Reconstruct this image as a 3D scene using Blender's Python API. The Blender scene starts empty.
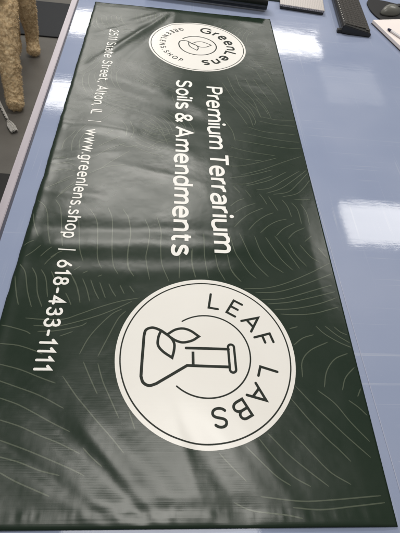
import bpy, bmesh, math, random
from mathutils import Vector, Matrix, noise
from math import radians, sin, cos, pi, hypot, exp

random.seed(7)
sc = bpy.context.scene
C = sc.collection

# ------------------------------------------------------------------ camera
cam_d = bpy.data.cameras.new('camera')
cam = bpy.data.objects.new('camera', cam_d)
C.objects.link(cam)
cam.location = (0.2671, -1.5939, 0.6587)
cam.rotation_euler = (0.6371, -0.0996, -0.017)
cam_d.sensor_fit = 'VERTICAL'
cam_d.sensor_height = 24.0
cam_d.lens = 24.0 * 422.7 / 533.0
cam_d.clip_start = 0.02
cam_d.clip_end = 60
sc.camera = cam
sc.render.engine = 'CYCLES'
sc.render.resolution_x, sc.render.resolution_y = 768, 1024

# ------------------------------------------------------------------ light
sc.view_settings.view_transform = 'Standard'
sc.view_settings.look = 'None'
sc.view_settings.gamma = 1
sc.view_settings.exposure = 0.2
w = bpy.data.worlds.new('World')
sc.world = w
w.use_nodes = True
wn, wl = w.node_tree.nodes, w.node_tree.links
bg = wn['Background']
tc = wn.new('ShaderNodeTexCoord')
sep = wn.new('ShaderNodeSeparateXYZ')
wl.new(tc.outputs['Generated'], sep.inputs[0])
rp = wn.new('ShaderNodeValToRGB')
rp.color_ramp.elements[0].position = 0.0
rp.color_ramp.elements[0].color = (0.20, 0.19, 0.18, 1)
rp.color_ramp.elements[1].position = 0.55
rp.color_ramp.elements[1].color = (0.72, 0.71, 0.68, 1)
wl.new(sep.outputs['Z'], rp.inputs[0])
wl.new(rp.outputs[0], bg.inputs[0])
bg.inputs[1].default_value = 0.34

LAMP_Z = 1.75
def ceiling_light(x0, x1, y0, y1, power):
    d = bpy.data.lights.new('ceiling_light', 'AREA')
    d.shape = 'RECTANGLE'
    d.size, d.size_y = x1 - x0, y1 - y0
    d.energy = power
    d.color = (1.0, 0.965, 0.91)
    o = bpy.data.objects.new('ceiling_light', d)
    C.objects.link(o)
    o.location = ((x0 + x1) / 2, (y0 + y1) / 2, LAMP_Z)
ceiling_light(0.85, 2.08, 3.41, 3.94, 16)
ceiling_light(1.72, 2.94, 0.48, 0.93, 20)
ceiling_light(-0.95, 0.25, 3.45, 3.92, 21)
ceiling_light(-0.90, 0.10, 1.95, 2.42, 18)
ceiling_light(-0.50, 0.62, 0.60, 1.06, 24)
ceiling_light(-0.15, 0.80, -1.46, -0.86, 16)

ceiling_light(1.95, 2.60, 2.45, 3.20, 1.1)

# ------------------------------------------------------------------ materials
def new_mat(name, col=(.5, .5, .5), rough=.5, metal=0.0, spec=.5, coat=0.0, coat_r=.1):
    m = bpy.data.materials.new(name)
    m.use_nodes = True
    b = m.node_tree.nodes['Principled BSDF']
    b.inputs['Base Color'].default_value = (*col, 1)
    b.inputs['Roughness'].default_value = rough
    b.inputs['Metallic'].default_value = metal
    b.inputs['Specular IOR Level'].default_value = spec
    b.inputs['Coat Weight'].default_value = coat
    b.inputs['Coat Roughness'].default_value = coat_r
    return m
class N:
    """small helper to wire nodes of a material"""
    def __init__(s, m):
        s.m, s.n, s.l = m, m.node_tree.nodes, m.node_tree.links
        s.b = s.n['Principled BSDF']
        s.tc = s.n.new('ShaderNodeTexCoord')
    def noise(s, scale=(1, 1, 1), sc_=5, detail=3, rough=.5, dist=0, coord='Object'):
        mp = s.n.new('ShaderNodeMapping')
        mp.inputs['Scale'].default_value = scale
        s.l.new(s.tc.outputs[coord], mp.inputs[0])
        t = s.n.new('ShaderNodeTexNoise')
        t.inputs['Scale'].default_value = sc_
        t.inputs['Detail'].default_value = detail
        t.inputs['Roughness'].default_value = rough
        t.inputs['Distortion'].default_value = dist
        s.l.new(mp.outputs[0], t.inputs[0])
        return t.outputs[0]
    def ramp(s, v, stops):
        r = s.n.new('ShaderNodeValToRGB')
        e = r.color_ramp.elements
        while len(e) < len(stops): e.new(.5)
        for q, (p, c) in zip(e, stops):
            q.position = p
            q.color = (*c, 1) if len(c) == 3 else c
        s.l.new(v, r.inputs[0])
        return r.outputs[0]
    def rng(s, v, a, b, lo=0.0, hi=1.0):
        r = s.n.new('ShaderNodeMapRange')
        r.inputs[1].default_value, r.inputs[2].default_value = lo, hi
        r.inputs[3].default_value, r.inputs[4].default_value = a, b
        s.l.new(v, r.inputs[0])
        return r.outputs[0]
    def math(s, op, a, b):
        r = s.n.new('ShaderNodeMath'); r.operation = op
        for i, v in enumerate((a, b)):
            if isinstance(v, (int, float)): r.inputs[i].default_value = v
            else: s.l.new(v, r.inputs[i])
        return r.outputs[0]
    def bump(s, v, strength, dist, prev=None):
        r = s.n.new('ShaderNodeBump')
        r.inputs['Strength'].default_value = strength
        r.inputs['Distance'].default_value = dist
        s.l.new(v, r.inputs['Height'])
        if prev is not None: s.l.new(prev, r.inputs['Normal'])
        return r.outputs[0]
    def to(s, name, v): s.l.new(v, s.b.inputs[name])

# dark green printed vinyl
def vinyl_bump(k, amt=1.0):
    lines = k.noise((5, 430, 1), 1, 2, .6)          # print banding / scrim running across the banner
    weft = k.noise((520, 30, 1), 1, 1, .5)
    soft = k.noise((1, 1, 1), 14, 3, .55)
    sp = k.n.new('ShaderNodeSeparateXYZ'); k.l.new(k.tc.outputs['Object'], sp.inputs[0])
    near = k.rng(sp.outputs['Y'], 1.0, .02, -1.32, -1.08)
    lines = k.math('MULTIPLY', lines, near)
    h = k.bump(soft, .30 * amt, .004)
    h = k.bump(lines, .36 * amt, .00022, h)
    return k.bump(weft, .06 * amt, .0002, h)
M_vinyl = new_mat('printed_vinyl', (.007, .024, .011), .25, spec=.44)
k = N(M_vinyl)
k.to('Base Color', k.ramp(k.noise((1, 1, 1), 3.5, 2), [(.3, (.0060, .0175, .0085)), (.7, (.009, .0205, .0105))]))
k.to('Roughness', k.rng(k.noise((1, 1, 1), 9, 3, .6), .24, .32, .3, .7))
k.to('Normal', vinyl_bump(k))
M_ink = new_mat('leaf_line_ink', (.068, .085, .057), .28, spec=.48)
k = N(M_ink); k.to('Normal', vinyl_bump(k, 1.0)); k.to('Roughness', k.rng(k.noise((1, 1, 1), 9, 3, .6), .24, .32, .3, .7))
M_white = new_mat('white_print', (.80, .765, .69), .34, spec=.5)
k = N(M_white)
k.to('Base Color', k.ramp(k.noise((1, 1, 1), 7, 3), [(.3, (.735, .715, .675)), (.7, (.76, .745, .71))]))
k.to('Normal', vinyl_bump(k, .6))
M_letter = new_mat('white_lettering', (.80, .79, .76), .45, spec=.35)
M_dark = new_mat('dark_print', (.016, .021, .016), .45, spec=.14)
M_hem = new_mat('vinyl_back', (.05, .06, .045), .5)

# blue glossy table
M_table = new_mat('blue_tabletop', (.2, .26, .45), .07, spec=.27)
k = N(M_table)
k.to('Base Color', k.ramp(k.noise((1, 1, 1), 2.2, 3), [(.32, (.235, .28, .41)), (.5, (.27, .315, .445)), (.68, (.31, .35, .475))]))
tone = k.ramp(k.noise((1, 1, 1), 2.2, 3), [(.32, (.235, .28, .41)), (.5, (.27, .315, .445)), (.68, (.31, .35, .475))])
def scuffs(scale, lo, hi):
    return k.rng(k.noise(scale, 1, 2, .5, 1.2), 0, 1, lo, hi)
sc1 = k.math('MULTIPLY', scuffs((1.6, 150, 1), .62, .70), k.rng(k.noise((1, 1, 1), 5, 2), 0, 1, .5, .65))
sc2 = k.math('MULTIPLY', scuffs((170, 2.2, 1), .63, .71), k.rng(k.noise((1, 1, 1), 4, 2), 0, 1, .48, .62))
spk = k.rng(k.noise((1, 1, 1), 190, 1), 0, .8, .77, .80)
mx = k.n.new('ShaderNodeMixRGB'); mx.inputs[2].default_value = (.45, .48, .56, 1)
k.l.new(tone, mx.inputs[1])
k.l.new(k.math('MULTIPLY', k.math('MAXIMUM', k.math('MAXIMUM', sc1, sc2), spk), .40), mx.inputs[0])
k.to('Base Color', mx.outputs[0])
st = k.noise((2.2, 60, 1), 1, 4, .65, .3)
k.to('Roughness', k.rng(st, .03, .085, .35, .75))
h = k.bump(k.noise((1, 1, 1), 6, 2), .12, .004)
h = k.bump(st, .12, .0006, h)
h = k.bump(k.noise((1.5, 1.5, 1), 30, 3, .6), .12, .0005, h)
h = k.bump(k.noise((420, 420, 1), 1, 2), .05, .0003, h)
k.to('Normal', h)
M_trim = new_mat('pale_metal_trim', (.47, .40, .43), .42, metal=.15)
k = N(M_trim)
k.to('Roughness', k.rng(k.noise((300, 5, 1), 1, 2), .32, .5))
k.to('Base Color', k.ramp(k.noise((30, 3, 3), 1, 3), [(.3, (.38, .345, .385)), (.7, (.455, .415, .455))]))
M_groove = new_mat('dark_groove', (.05, .055, .085), .5)
M_film = new_mat('film_edge', (.36, .39, .5), .3)
M_floor = new_mat('floor_vinyl', (.14, .125, .105), .45)
k = N(M_floor)
k.to('Base Color', k.ramp(k.noise((1, 1, 1), 4, 5, .6), [(.3, (.115, .108, .098)), (.7, (.155, .147, .133))]))
k.to('Normal', k.bump(k.noise((1, 1, 1), 120, 3), .3, .001))
k.to('Roughness', k.rng(k.noise((1, 1, 1), 9, 3), .3, .5))
M_mat = new_mat('grey_mat', (.022, .024, .028), .8)
k = N(M_mat)
k.to('Normal', k.bump(k.noise((1, 1, 1), 300, 2), .5, .002))
M_rubber = new_mat('black_rubber', (.008, .008, .009), .6)

# ------------------------------------------------------------------ builders
def link(name, me, mat, parent=None, smooth=False):
    if smooth:
        for p in me.polygons: p.use_smooth = True
    o = bpy.data.objects.new(name, me)
    if mat: me.materials.append(mat)
    C.objects.link(o)
    if parent: o.parent = parent
    return o
def mesh(name, vs, fs, mat, parent=None, smooth=False):
    me = bpy.data.meshes.new(name)
    me.from_pydata([tuple(v) for v in vs], [], fs)
    me.update()
    return link(name, me, mat, parent, smooth)
def from_bm(name, bm, mat, parent=None, smooth=False):
    me = bpy.data.meshes.new(name)
    bmesh.ops.recalc_face_normals(bm, faces=bm.faces)
    bm.to_mesh(me); bm.free()
    return link(name, me, mat, parent, smooth)
def tag(o, label=None, cat=None, group=None, kind=None):
    if label: o['label'] = label
    if cat: o['category'] = cat
    if group: o['group'] = group
    if kind: o['kind'] = kind
    return o
def empty(name, loc=(0, 0, 0), rz=0):
    o = bpy.data.objects.new(name, None)
    C.objects.link(o)
    o.location = loc; o.rotation_euler = (0, 0, rz)
    return o
def box_bm(x0, x1, y0, y1, z0, z1, bev=0, seg=2, bm=None):
    b = bmesh.new()
    bmesh.ops.create_cube(b, size=1)
    for v in b.verts:
        v.co = ((x0 + x1) / 2 + v.co.x * (x1 - x0), (y0 + y1) / 2 + v.co.y * (y1 - y0), (z0 + z1) / 2 + v.co.z * (z1 - z0))
    if bev: bmesh.ops.bevel(b, geom=b.edges[:], offset=bev, segments=seg, affect='EDGES', profile=.5)
    return b
def catmull(P, n=6, closed=False):
    P = [Vector(p) for p in P]
    out = []
    m = len(P)
    rngi = range(m) if closed else range(m - 1)
    for i in rngi:
        if closed: a, b, c, d = P[i - 1], P[i], P[(i + 1) % m], P[(i + 2) % m]
        else:
            b, c = P[i], P[i + 1]
            a = P[i - 1] if i else b * 2 - c
            d = P[i + 2] if i + 2 < m else c * 2 - b
        for j in range(n):
            t = j / n
            out.append(.5 * ((2 * b) + (c - a) * t + (2 * a - 5 * b + 4 * c - d) * t * t + (3 * b - a - 3 * c + d) * t ** 3))
    if not closed: out.append(P[-1])
    return out

# ------------------------------------------------------------------ setting
tag(mesh('floor', [(-8, -8, -.9), (8, -8, -.9), (8, 10, -.9), (-8, 10, -.9)], [(0, 1, 2, 3)], M_floor), kind='structure')

o = from_bm('floor_mat', box_bm(-1.6, .2, 1.54, 2.08, -.896, -.888, .003), M_mat)
tag(o, 'charcoal grey mat lying on the floor behind the dog', 'mat')
o = from_bm('floor_mat', box_bm(-1.5, -.3, -.75, .086, -.896, -.884, .003), M_rubber)
tag(o, 'black rubber mat on the floor nearest the photographer, beside the table edge', 'mat')

# table
table = empty('work_table', (0.8, -.4, -.9))
tag(table, 'long blue glossy work table with a pale metal edge strip on its left side', 'table')
def local(par, o):
    o.parent = par
    o.matrix_parent_inverse = Matrix.Translation(par.location).inverted()
    return o
TY0, TY1, TX1 = -2.3, 1.25, 2.1
def edge_x(y, a, b):      # the left edge runs very slightly out of true
    return a + (b - a) * (y + .0) / (-.95)
# tabletop
vs = [(edge_x(TY0, -.055, -.045), TY0, 0), (TX1, TY0, 0), (TX1, TY1, 0), (edge_x(TY1, -.055, -.045), TY1, 0)]
bmt = bmesh.new()
top = [bmt.verts.new(v) for v in vs]; bot = [bmt.verts.new((v[0], v[1], -.035)) for v in vs]
bmt.faces.new(top); bmt.faces.new(bot[::-1])
for i in range(4): bmt.faces.new((top[i], bot[i], bot[(i + 1) % 4], top[(i + 1) % 4]))
local(table, from_bm('tabletop', bmt, M_table))
def strip(name, xa, xb, z0, z1, mat, bev=0):
    (a0, a1), (b0, b1) = xa, xb
    bm = bmesh.new()
    q = []
    for z in (z0, z1):
        q.append([bm.verts.new(v) for v in ((edge_x(TY0, a0, a1), TY0, z), (edge_x(TY0, b0, b1), TY0, z), (edge_x(TY1, b0, b1), TY1, z), (edge_x(TY1, a0, a1), TY1, z))])
    bm.faces.new(q[1]); bm.faces.new(q[0][::-1])
    for i in range(4): bm.faces.new((q[1][i], q[0][i], q[0][(i + 1) % 4], q[1][(i + 1) % 4]))
    if bev: bmesh.ops.bevel(bm, geom=bm.edges[:], offset=bev, segments=3, affect='EDGES')
    return local(table, from_bm(name, bm, mat))
strip('edge_trim', (-.079, -.069), (-.0605, -.0515), -.05, .0015, M_trim, .0012)
strip('groove', (-.0605, -.0515), (-.055, -.045), -.05, -.003, M_groove)
for x in (-.03, 2.0):
    for y in (-2.2, 1.15):
        local(table, from_bm('leg', box_bm(x, x + .06, y, y + .06, -.9, -.036, .004), M_trim))
local(table, mesh('film_edge', [(.6075, -.69, .0006), (.6087, -.69, .0006), (.6303, -1.56, .0006), (.6288, -1.56, .0006)], [(0, 1, 2, 3)], M_film)) 
local(table, mesh('film_edge', [(.598, -.42, .0006), (.599, -.42, .0006), (.6087, -.69, .0006), (.6075, -.69, .0006)], [(0, 1, 2, 3)], M_film))

# ------------------------------------------------------------------ banner
BW, BL = .61, 1.541
FOLDS = [  # x0,y0,x1,y1,width,height(m)
    (.045, -.395, .165, -.19, .012, .0018), (.10, -.30, .235, -.07, .009, .0022), (.06, -.20, .16, -.12, .006, .0006), (.09, -.58, .30, -.66, .007, .0006), (.14, -.82, .30, -.86, .008, .0006), (.13, -.36, .20, -.21, .010, -.0012),
    (.265, -.145, .275, -.03, .012, .002), (.16, -.10, .24, -.03, .010, .0015),
    (.10, -.46, .34, -.57, .022, .0022), (.12, -.52, .36, -.64, .018, -.0014), (.08, -.67, .30, -.76, .02, .0016),
    (.05, -1.075, .42, -1.055, .020, .0022), (.10, -1.135, .40, -1.115, .016, .0018), (.06, -1.03, .35, -1.015, .014, -.0014),
    (.02, -.69, .14, -.70, .014, .0018), (.01, -.83, .12, -.79, .012, .0018), (.0, -.92, .09, -.93, .012, .0015),
    (.06, -1.36, .235, -1.505, .012, -.0020), (.11, -1.33, .28, -1.49, .012, .0013), (.18, -1.43, .26, -1.515, .006, .0008), (.03, -1.46, .19, -1.515, .012, .0010),
    (.335, -1.435, .385, -1.515, .013, -.0018), (.365, -1.42, .43, -1.505, .014, .0010), (.20, -1.512, .36, -1.50, .008, .0007), (.30, -1.41, .33, -1.50, .007, .0009), (.06, -1.44, .20, -1.525, .006, -.0008), (.42, -1.44, .47, -1.52, .009, .0008),
    (.44, -1.42, .50, -1.36, .025, .0010), (.17, -1.40, .18, -1.50, .03, .0006),
    (.02, -1.42, .05, -1.52, .018, .0018)]
def ridge(x, y, f):
    x0, y0, x1, y1, wd, h = f
    dx, dy = x1 - x0, y1 - y0
    L2 = dx * dx + dy * dy
    t = ((x - x0) * dx + (y - y0) * dy) / L2
    px, py = x0 + dx * t, y0 + dy * t
    d2 = (x - px) ** 2 + (y - py) ** 2
    e = 1.0
    if t < 0: e = exp(-(t * t) * L2 / (2 * .03 ** 2))
    elif t > 1: e = exp(-((t - 1) ** 2) * L2 / (2 * .03 ** 2))
    return h * exp(-d2 / (2 * wd * wd)) * e
def bz(x, y):
    u = -y
    h = .0034
    h += .0016 * noise.noise(Vector((x * 5.5, y * 4.2, 1.3)))
    a = .55 + .45 * max(0, min(1, (x < .3) * 1.0))
    h += .0009 * noise.noise(Vector((x * 14 + y * 5, y * 12, 4.1))) * (1.25 - x / BW)
    for f in FOLDS:
        if abs(x - (f[0] + f[2]) / 2) < .3 and abs(y - (f[1] + f[3]) / 2) < .3: h += ridge(x, y, f)
    # left edge curls up a little, in a wavy way
    cl = .0014 * (.7 + .4 * noise.noise(Vector((0, y * 9, 8))))
    h += max(0, cl) * exp(-((x - .009) / .010) ** 2)
    # hem at the near end
    s = 1 / (1 + exp(max(-60, min(60, -(u - 1.524) / .0012))))
    h += .0007 * s
    pk = exp(-((u - 1.526) / .008) ** 2)
    h += .0006 * pk * noise.noise(Vector((x * 170, y * 22, 3))) + .0004 * pk * noise.noise(Vector((x * 60, y * 22, 3))) * (1.2 - x / BW)
    # edges lie down on the table on the right, at the far end and at the near end
    k_ = min(1, .55 + x / .012, (BW - x) / .05 + .28, (u + .02) / .06 + .15, (BL + .004 - u) / .006)
    base = .0012
    return base + max(0, (h - base)) * max(.10, k_)
def jitter_x(y):
    return .0013 * noise.noise(Vector((3, y * 11, 0))) + .0012 * noise.noise(Vector((7, y * 37, 0)))

banner = empty('printed_banner', (BW / 2, -BL / 2, 0))
tag(banner, 'dark green vinyl banner with white lettering and two round logos on the blue table', 'banner')
nx, ny = 160, 400
vs, fs = [], []
for j in range(ny + 1):
    for i in range(nx + 1):
        x0 = BW * i / nx; y = -BL * j / ny
        x = x0 + jitter_x(y) * (1 - i / nx) ** 3
        vs.append((x, y, bz(x0, y)))
NV = len(vs)
vs += [(x, y, z - .0006) for x, y, z in vs]
for j in range(ny):
    for i in range(nx):
        a = j * (nx + 1) + i
        q = (a, a + nx + 1, a + nx + 2, a + 1)
        fs.append(q); fs.append(tuple(v + NV for v in q[::-1]))
def side(a, b): fs.append((a, b, b + NV, a + NV))
for i in range(nx):
    side(i, i + 1); side(ny * (nx + 1) + i + 1, ny * (nx + 1) + i)
for j in range(ny):
    side((j + 1) * (nx + 1), j * (nx + 1)); side(j * (nx + 1) + nx, (j + 1) * (nx + 1) + nx)
fabric = local(banner, mesh('fabric', vs, fs, M_vinyl, None, True))

def P(r, up, h):          # reading frame of the banner (right, up) -> world
    x, y = up, -r
    return (x, y, bz(x, y) + h)

# ---- ribbons
def resample(pts, step):
    out = [pts[0]]
    for a, b in zip(pts, pts[1:]):
        d = hypot(b[0] - a[0], b[1] - a[1])
        n = max(1, int(d / step))
        for i in range(1, n + 1): out.append((a[0] + (b[0] - a[0]) * i / n, a[1] + (b[1] - a[1]) * i / n))
    return out
class Ink:
    def __init__(s): s.v, s.f, s.k = [], [], 0
    def ribbon(s, pts, wd, fn, h, cap='butt', closed=False, taper=0, step=.006):
        pts = [tuple(p[:2]) for p in pts]
        q = [pts[0]]
        for p in pts[1:]:
            if hypot(p[0] - q[-1][0], p[1] - q[-1][1]) > 1e-5: q.append(p)
        pts = resample(q, step)
        if closed and hypot(pts[0][0] - pts[-1][0], pts[0][1] - pts[-1][1]) < 1e-5: pts = pts[:-1]
        n = len(pts)
        h += .00002 * (s.k % 4); s.k += 1
        hw = [wd / 2] * n
        if cap == 'round' and not closed and n > 1:
            def ext(a, b):
                d = hypot(a[0] - b[0], a[1] - b[1]); return ((a[0] - b[0]) / d, (a[1] - b[1]) / d)
            e0, e1 = ext(pts[0], pts[1]), ext(pts[-1], pts[-2])
            A, B = [], []
            for t in (90, 65, 42, 20):
                c_, s_ = cos(radians(t)) * wd / 2, sin(radians(t)) * wd / 2
                A.append(((pts[0][0] + e0[0] * s_, pts[0][1] + e0[1] * s_), max(c_, 1e-5)))
                B.insert(0, ((pts[-1][0] + e1[0] * s_, pts[-1][1] + e1[1] * s_), max(c_, 1e-5)))
            pts = [a for a, _ in A] + pts + [b for b, _ in B]
            hw = [a for _, a in A] + hw + [b for _, b in B]
            n = len(pts)
        if taper:
            for i in range(n):
                t = min(i, n - 1 - i) / (n - 1)
                hw[i] *= min(1, .5 + t * taper)
        i0 = len(s.v)
        for i in range(n):
            a = pts[i - 1] if (i or closed) else None
            b = pts[(i + 1) % n] if (i < n - 1 or closed) else None
            c = pts[i]
            def nd(p, q_):
                d = hypot(q_[0] - p[0], q_[1] - p[1]) or 1; return ((q_[0] - p[0]) / d, (q_[1] - p[1]) / d)
            if a is None: t = nd(c, b); m = 1
            elif b is None: t = nd(a, c); m = 1
            else:
                t1, t2 = nd(a, c), nd(c, b)
                t = (t1[0] + t2[0], t1[1] + t2[1]); d = hypot(*t)
                if d < 1e-3: t = t1; m = 1
                else:
                    t = (t[0] / d, t[1] / d)
                    m = min(2.6, 1 / max(.2, t[0] * t1[0] + t[1] * t1[1]))
            nxn, nyn = -t[1] * hw[i] * m, t[0] * hw[i] * m
            s.v.append(P(*fn(c[0] + nxn, c[1] + nyn), h)); s.v.append(P(*fn(c[0] - nxn, c[1] - nyn), h))
        for i in range(n if closed else n - 1):
            a = i0 + 2 * i; b = i0 + 2 * ((i + 1) % n)
            s.f.append((a, a + 1, b + 1, b))
    def dot(s, cx, cy, r, fn, h):
        i0 = len(s.v)
        for k_ in range(14): s.v.append(P(*fn(cx + r * cos(k_ * pi / 7), cy + r * sin(k_ * pi / 7)), h))
        s.f.append(tuple(range(i0, i0 + 14)))
    def build(s, name, mat, parent, label=None):
        o = mesh(name, s.v, s.f, mat, None, True)
        bm = bmesh.new(); bm.from_mesh(o.data)
        for f in bm.faces:
            f.normal_update()
            if f.normal.z < 0: f.normal_flip()
        bm.to_mesh(o.data); bm.free()
        local(banner, o)
        if parent is not banner:
            mw = o.matrix_world.copy()
            o.parent = parent; o.matrix_parent_inverse = Matrix.Identity(4)
        if label: o['label'] = label
        return o

# ---- stroke letters: M L C, E cx cy rx ry a0 a1 (degrees), D x y (dot); baseline 0, capital height 1
G = {
 'P': ("M0 0L0 1L.27 1C.58 1 .58 .45 .27 .45L0 .45", .5), 'R': ("M0 0L0 1L.27 1C.58 1 .58 .45 .27 .45L0 .45M.28 .45L.54 0", .54),
 'E': ("M.46 1L0 1L0 0L.46 0M0 .52L.4 .52", .46), 'N': ("M0 0L0 1L.62 0L.62 1", .62), 'L': ("M0 1L0 0L.45 0", .45),
 'S': ("M.5 .84C.38 1.05 .03 1.06 .03 .75C.03 .47 .54 .55 .54 .25C.54 -.07 .12 -.07 0 .16", .54),
 'H': ("M0 0L0 1M.6 0L.6 1M0 .52L.6 .52", .6), 'O': ("E.42 .5 .42 .5 0 360", .84),
 'G': ("M.74 .83C.64 .95 .54 1 .43 1C.16 1 0 .78 0 .5C0 .2 .17 0 .43 0C.57 0 .69 .05 .76 .13L.76 .47L.47 .47", .76),
 'A': ("M0 0L.35 1L.7 0M.12 .31L.58 .31", .7), 'F': ("M.46 1L0 1L0 0M0 .5L.38 .5", .46),
 'B': ("M0 .53L.28 .53C.63 .53 .63 0 .28 0L0 0L0 1L.26 1C.54 1 .54 .53 .26 .53", .54), 'I': ("M0 0L0 1", 0), 'T': ("M0 1L.6 1M.3 1L.3 0", .52),
 'a': ("M.05 .6C.12 .69 .2 .72 .26 .72C.4 .72 .46 .63 .46 .48L.46 0M.46 .42C.2 .45 0 .39 0 .18C0 -.06 .34 -.07 .46 .14", .46),
 'e': ("M.02 .38L.5 .38C.5 .6 .4 .72 .26 .72C.1 .72 0 .56 0 .36C0 .12 .12 0 .29 0C.37 0 .45 .04 .5 .1", .5),
 'r': ("M0 0L0 .72M0 .46C.06 .64 .15 .74 .28 .71", .2),
 'm': ("M0 0L0 .72M0 .5C.08 .66 .16 .72 .24 .72C.36 .72 .4 .64 .4 .5L.4 0M.4 .5C.48 .66 .56 .72 .64 .72C.76 .72 .8 .64 .8 .5L.8 0", .8),
 'i': ("M0 0L0 .72D0 1", 0), 'u': ("M0 .72L0 .22C0 .06 .06 0 .18 0C.28 0 .38 .08 .44 .2M.44 .72L.44 0", .44),
 'o': ("E.27 .36 .27 .36 0 360", .54), 'l': ("M0 1.06L0 0", 0),
 's': ("M.38 .61C.3 .75 .03 .76 .03 .55C.03 .36 .42 .39 .42 .18C.42 -.04 .12 -.05 0 .1", .42),
 'd': ("M.46 1.06L.46 0M.46 .54C.38 .68 .3 .72 .24 .72C.08 .72 0 .56 0 .36C0 .14 .08 0 .22 0C.32 0 .4 .06 .46 .18", .46),
 'n': ("M0 0L0 .72M0 .5C.08 .66 .18 .72 .26 .72C.4 .72 .44 .62 .44 .48L.44 0", .44),
 'h': ("M0 0L0 1.06M0 .5C.08 .66 .18 .72 .26 .72C.4 .72 .44 .62 .44 .48L.44 0", .44),
 't': ("M.12 .94L.12 .18C.12 .04 .18 0 .26 0L.34 .03M0 .7L.34 .7", .34), 'w': ("M0 .72L.2 0L.4 .7L.6 0L.8 .72", .8),
 'g': ("M.46 .72L.46 -.05C.46 -.22 .36 -.3 .22 -.3C.14 -.3 .08 -.27 .03 -.22M.46 .54C.38 .68 .3 .72 .24 .72C.08 .72 0 .56 0 .36C0 .14 .08 0 .22 0C.32 0 .4 .06 .46 .18", .46),
 'p': ("M0 .72L0 -.3M0 .54C.08 .68 .16 .72 .24 .72C.4 .72 .48 .56 .48 .36C.48 .14 .4 0 .24 0C.14 0 .06 .06 0 .18", .48),
 '1': ("M0 .8L.2 1L.2 0", .24), '2': ("M.02 .8C.08 .94 .16 1 .26 1C.4 1 .48 .9 .48 .76C.48 .52 .2 .3 0 0L.52 0", .52),
 '3': ("M.04 .86C.12 1.04 .46 1.05 .46 .77C.46 .6 .34 .54 .2 .54C.38 .54 .5 .44 .5 .27C.5 -.07 .1 -.09 0 .14", .5),
 '4': ("M.4 0L.4 1L0 .28L.56 .28", .56), '5': ("M.46 1L.1 1L.06 .56C.14 .6 .2 .61 .25 .61C.42 .61 .5 .48 .5 .31C.5 .12 .38 0 .22 0C.12 0 .05 .04 0 .1", .5),
 '6': ("M.4 1L.06 .46E.28 .3 .28 .3 0 360", .56), '8': ("E.27 .77 .21 .23 0 360M.27 .27E.27 .27 .27 .27 0 360", .54),
 '-': ("M0 .38L.3 .38", .3), ',': ("M.05 .06L-.02 -.18", .06), '.': ("D0 0", 0), '|': ("M0 -.12L0 1.12", 0),
 '&': ("M.66 0L.14 .62C.03 .76 .1 1 .28 1C.46 1 .5 .76 .38 .64C.2 .5 0 .44 0 .24C0 .08 .12 0 .24 0C.44 0 .58 .2 .6 .42", .66),
}
import re as _re
def glyph(ch):
    d, wd = G[ch]
    paths, dots, cur = [], [], None
    for c, a in _re.findall(r'([MLCED])([^MLCED]*)', d):
        v = [float(t) for t in _re.findall(r'-?\d*\.?\d+', a)]
        if c == 'M': cur = [(v[0], v[1])]; paths.append((cur, False))
        elif c == 'L': cur.append((v[0], v[1]))
        elif c == 'C':
            x0, y0 = cur[-1]
            for i in range(1, 11):
                t = i / 10; m = 1 - t
                cur.append((m**3*x0 + 3*m*m*t*v[0] + 3*m*t*t*v[2] + t**3*v[4], m**3*y0 + 3*m*m*t*v[1] + 3*m*t*t*v[3] + t**3*v[5]))
        elif c == 'E': paths.append(([(v[0] + v[2] * cos(radians(v[4] + (v[5] - v[4]) * i / 28)), v[1] + v[3] * sin(radians(v[4] + (v[5] - v[4]) * i / 28))) for i in range(28)], True))
        elif c == 'D': dots.append((v[0], v[1]))
    return [p for p in paths if len(p[0]) > 1], dots, wd
def draw_glyph(ink, ch, ox, sx, sy, wd, fn, h, cap):
    paths, dots, gw = glyph(ch)
    ih = sy - wd
    for pts, closed in paths:
        ink.ribbon([(ox + x * sx, wd / 2 + y * ih) for x, y in pts], wd, fn, h, cap, closed, step=.005)
    for x, y in dots: ink.dot(ox + x * sx, wd / 2 + y * ih, wd * .62, fn, h)
    return gw * sx
def layout(text, sx, wd, track, space):
    x, out = 0, []
    for ch in text:
        if ch == ' ': x += space; continue
        gw = G[ch][1] * sx
        out.append((ch, x + wd / 2)); x += gw + wd + track
    return out, x - track
def text_line(text, r0, r1, base, cap_h, wd, track=.16, space=.36, cap='butt', h=.00034, label=None):
    track *= cap_h; space *= cap_h
    lo, hi = .1 * cap_h, 3 * cap_h
    for _ in range(40):                        # fit the widths to the measured length
        m = (lo + hi) / 2
        if layout(text, m, wd, track, space)[1] > r1 - r0: hi = m
        else: lo = m
    ink = Ink()
    for ch, x in layout(text, m, wd, track, space)[0]:
        draw_glyph(ink, ch, r0 + x, m, cap_h, wd, lambda a, b: (a, base + b), h, cap)
    ink.build('lettering', M_letter, banner, label)
text_line('2511 State Street, Alton, IL', .190, .645, .070, .0290, .0036, .12, .42)
text_line('|', .675, .679, .071, .028, .0022)
text_line('www.greenlens.shop', .707, 1.054, .071, .0285, .0038, .14)
text_line('|', 1.083, 1.087, .071, .029, .0026)
text_line('618-433-1111', 1.108, 1.327, .0725, .0285, .0044, .17, cap='round')
text_line('Premium Terrarium', .471, 1.073, .3665, .0490, .0077, .11, .24)
text_line('Soils & Amendments', .450, 1.086, .2835, .0465, .0077, .11, .24)

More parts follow.
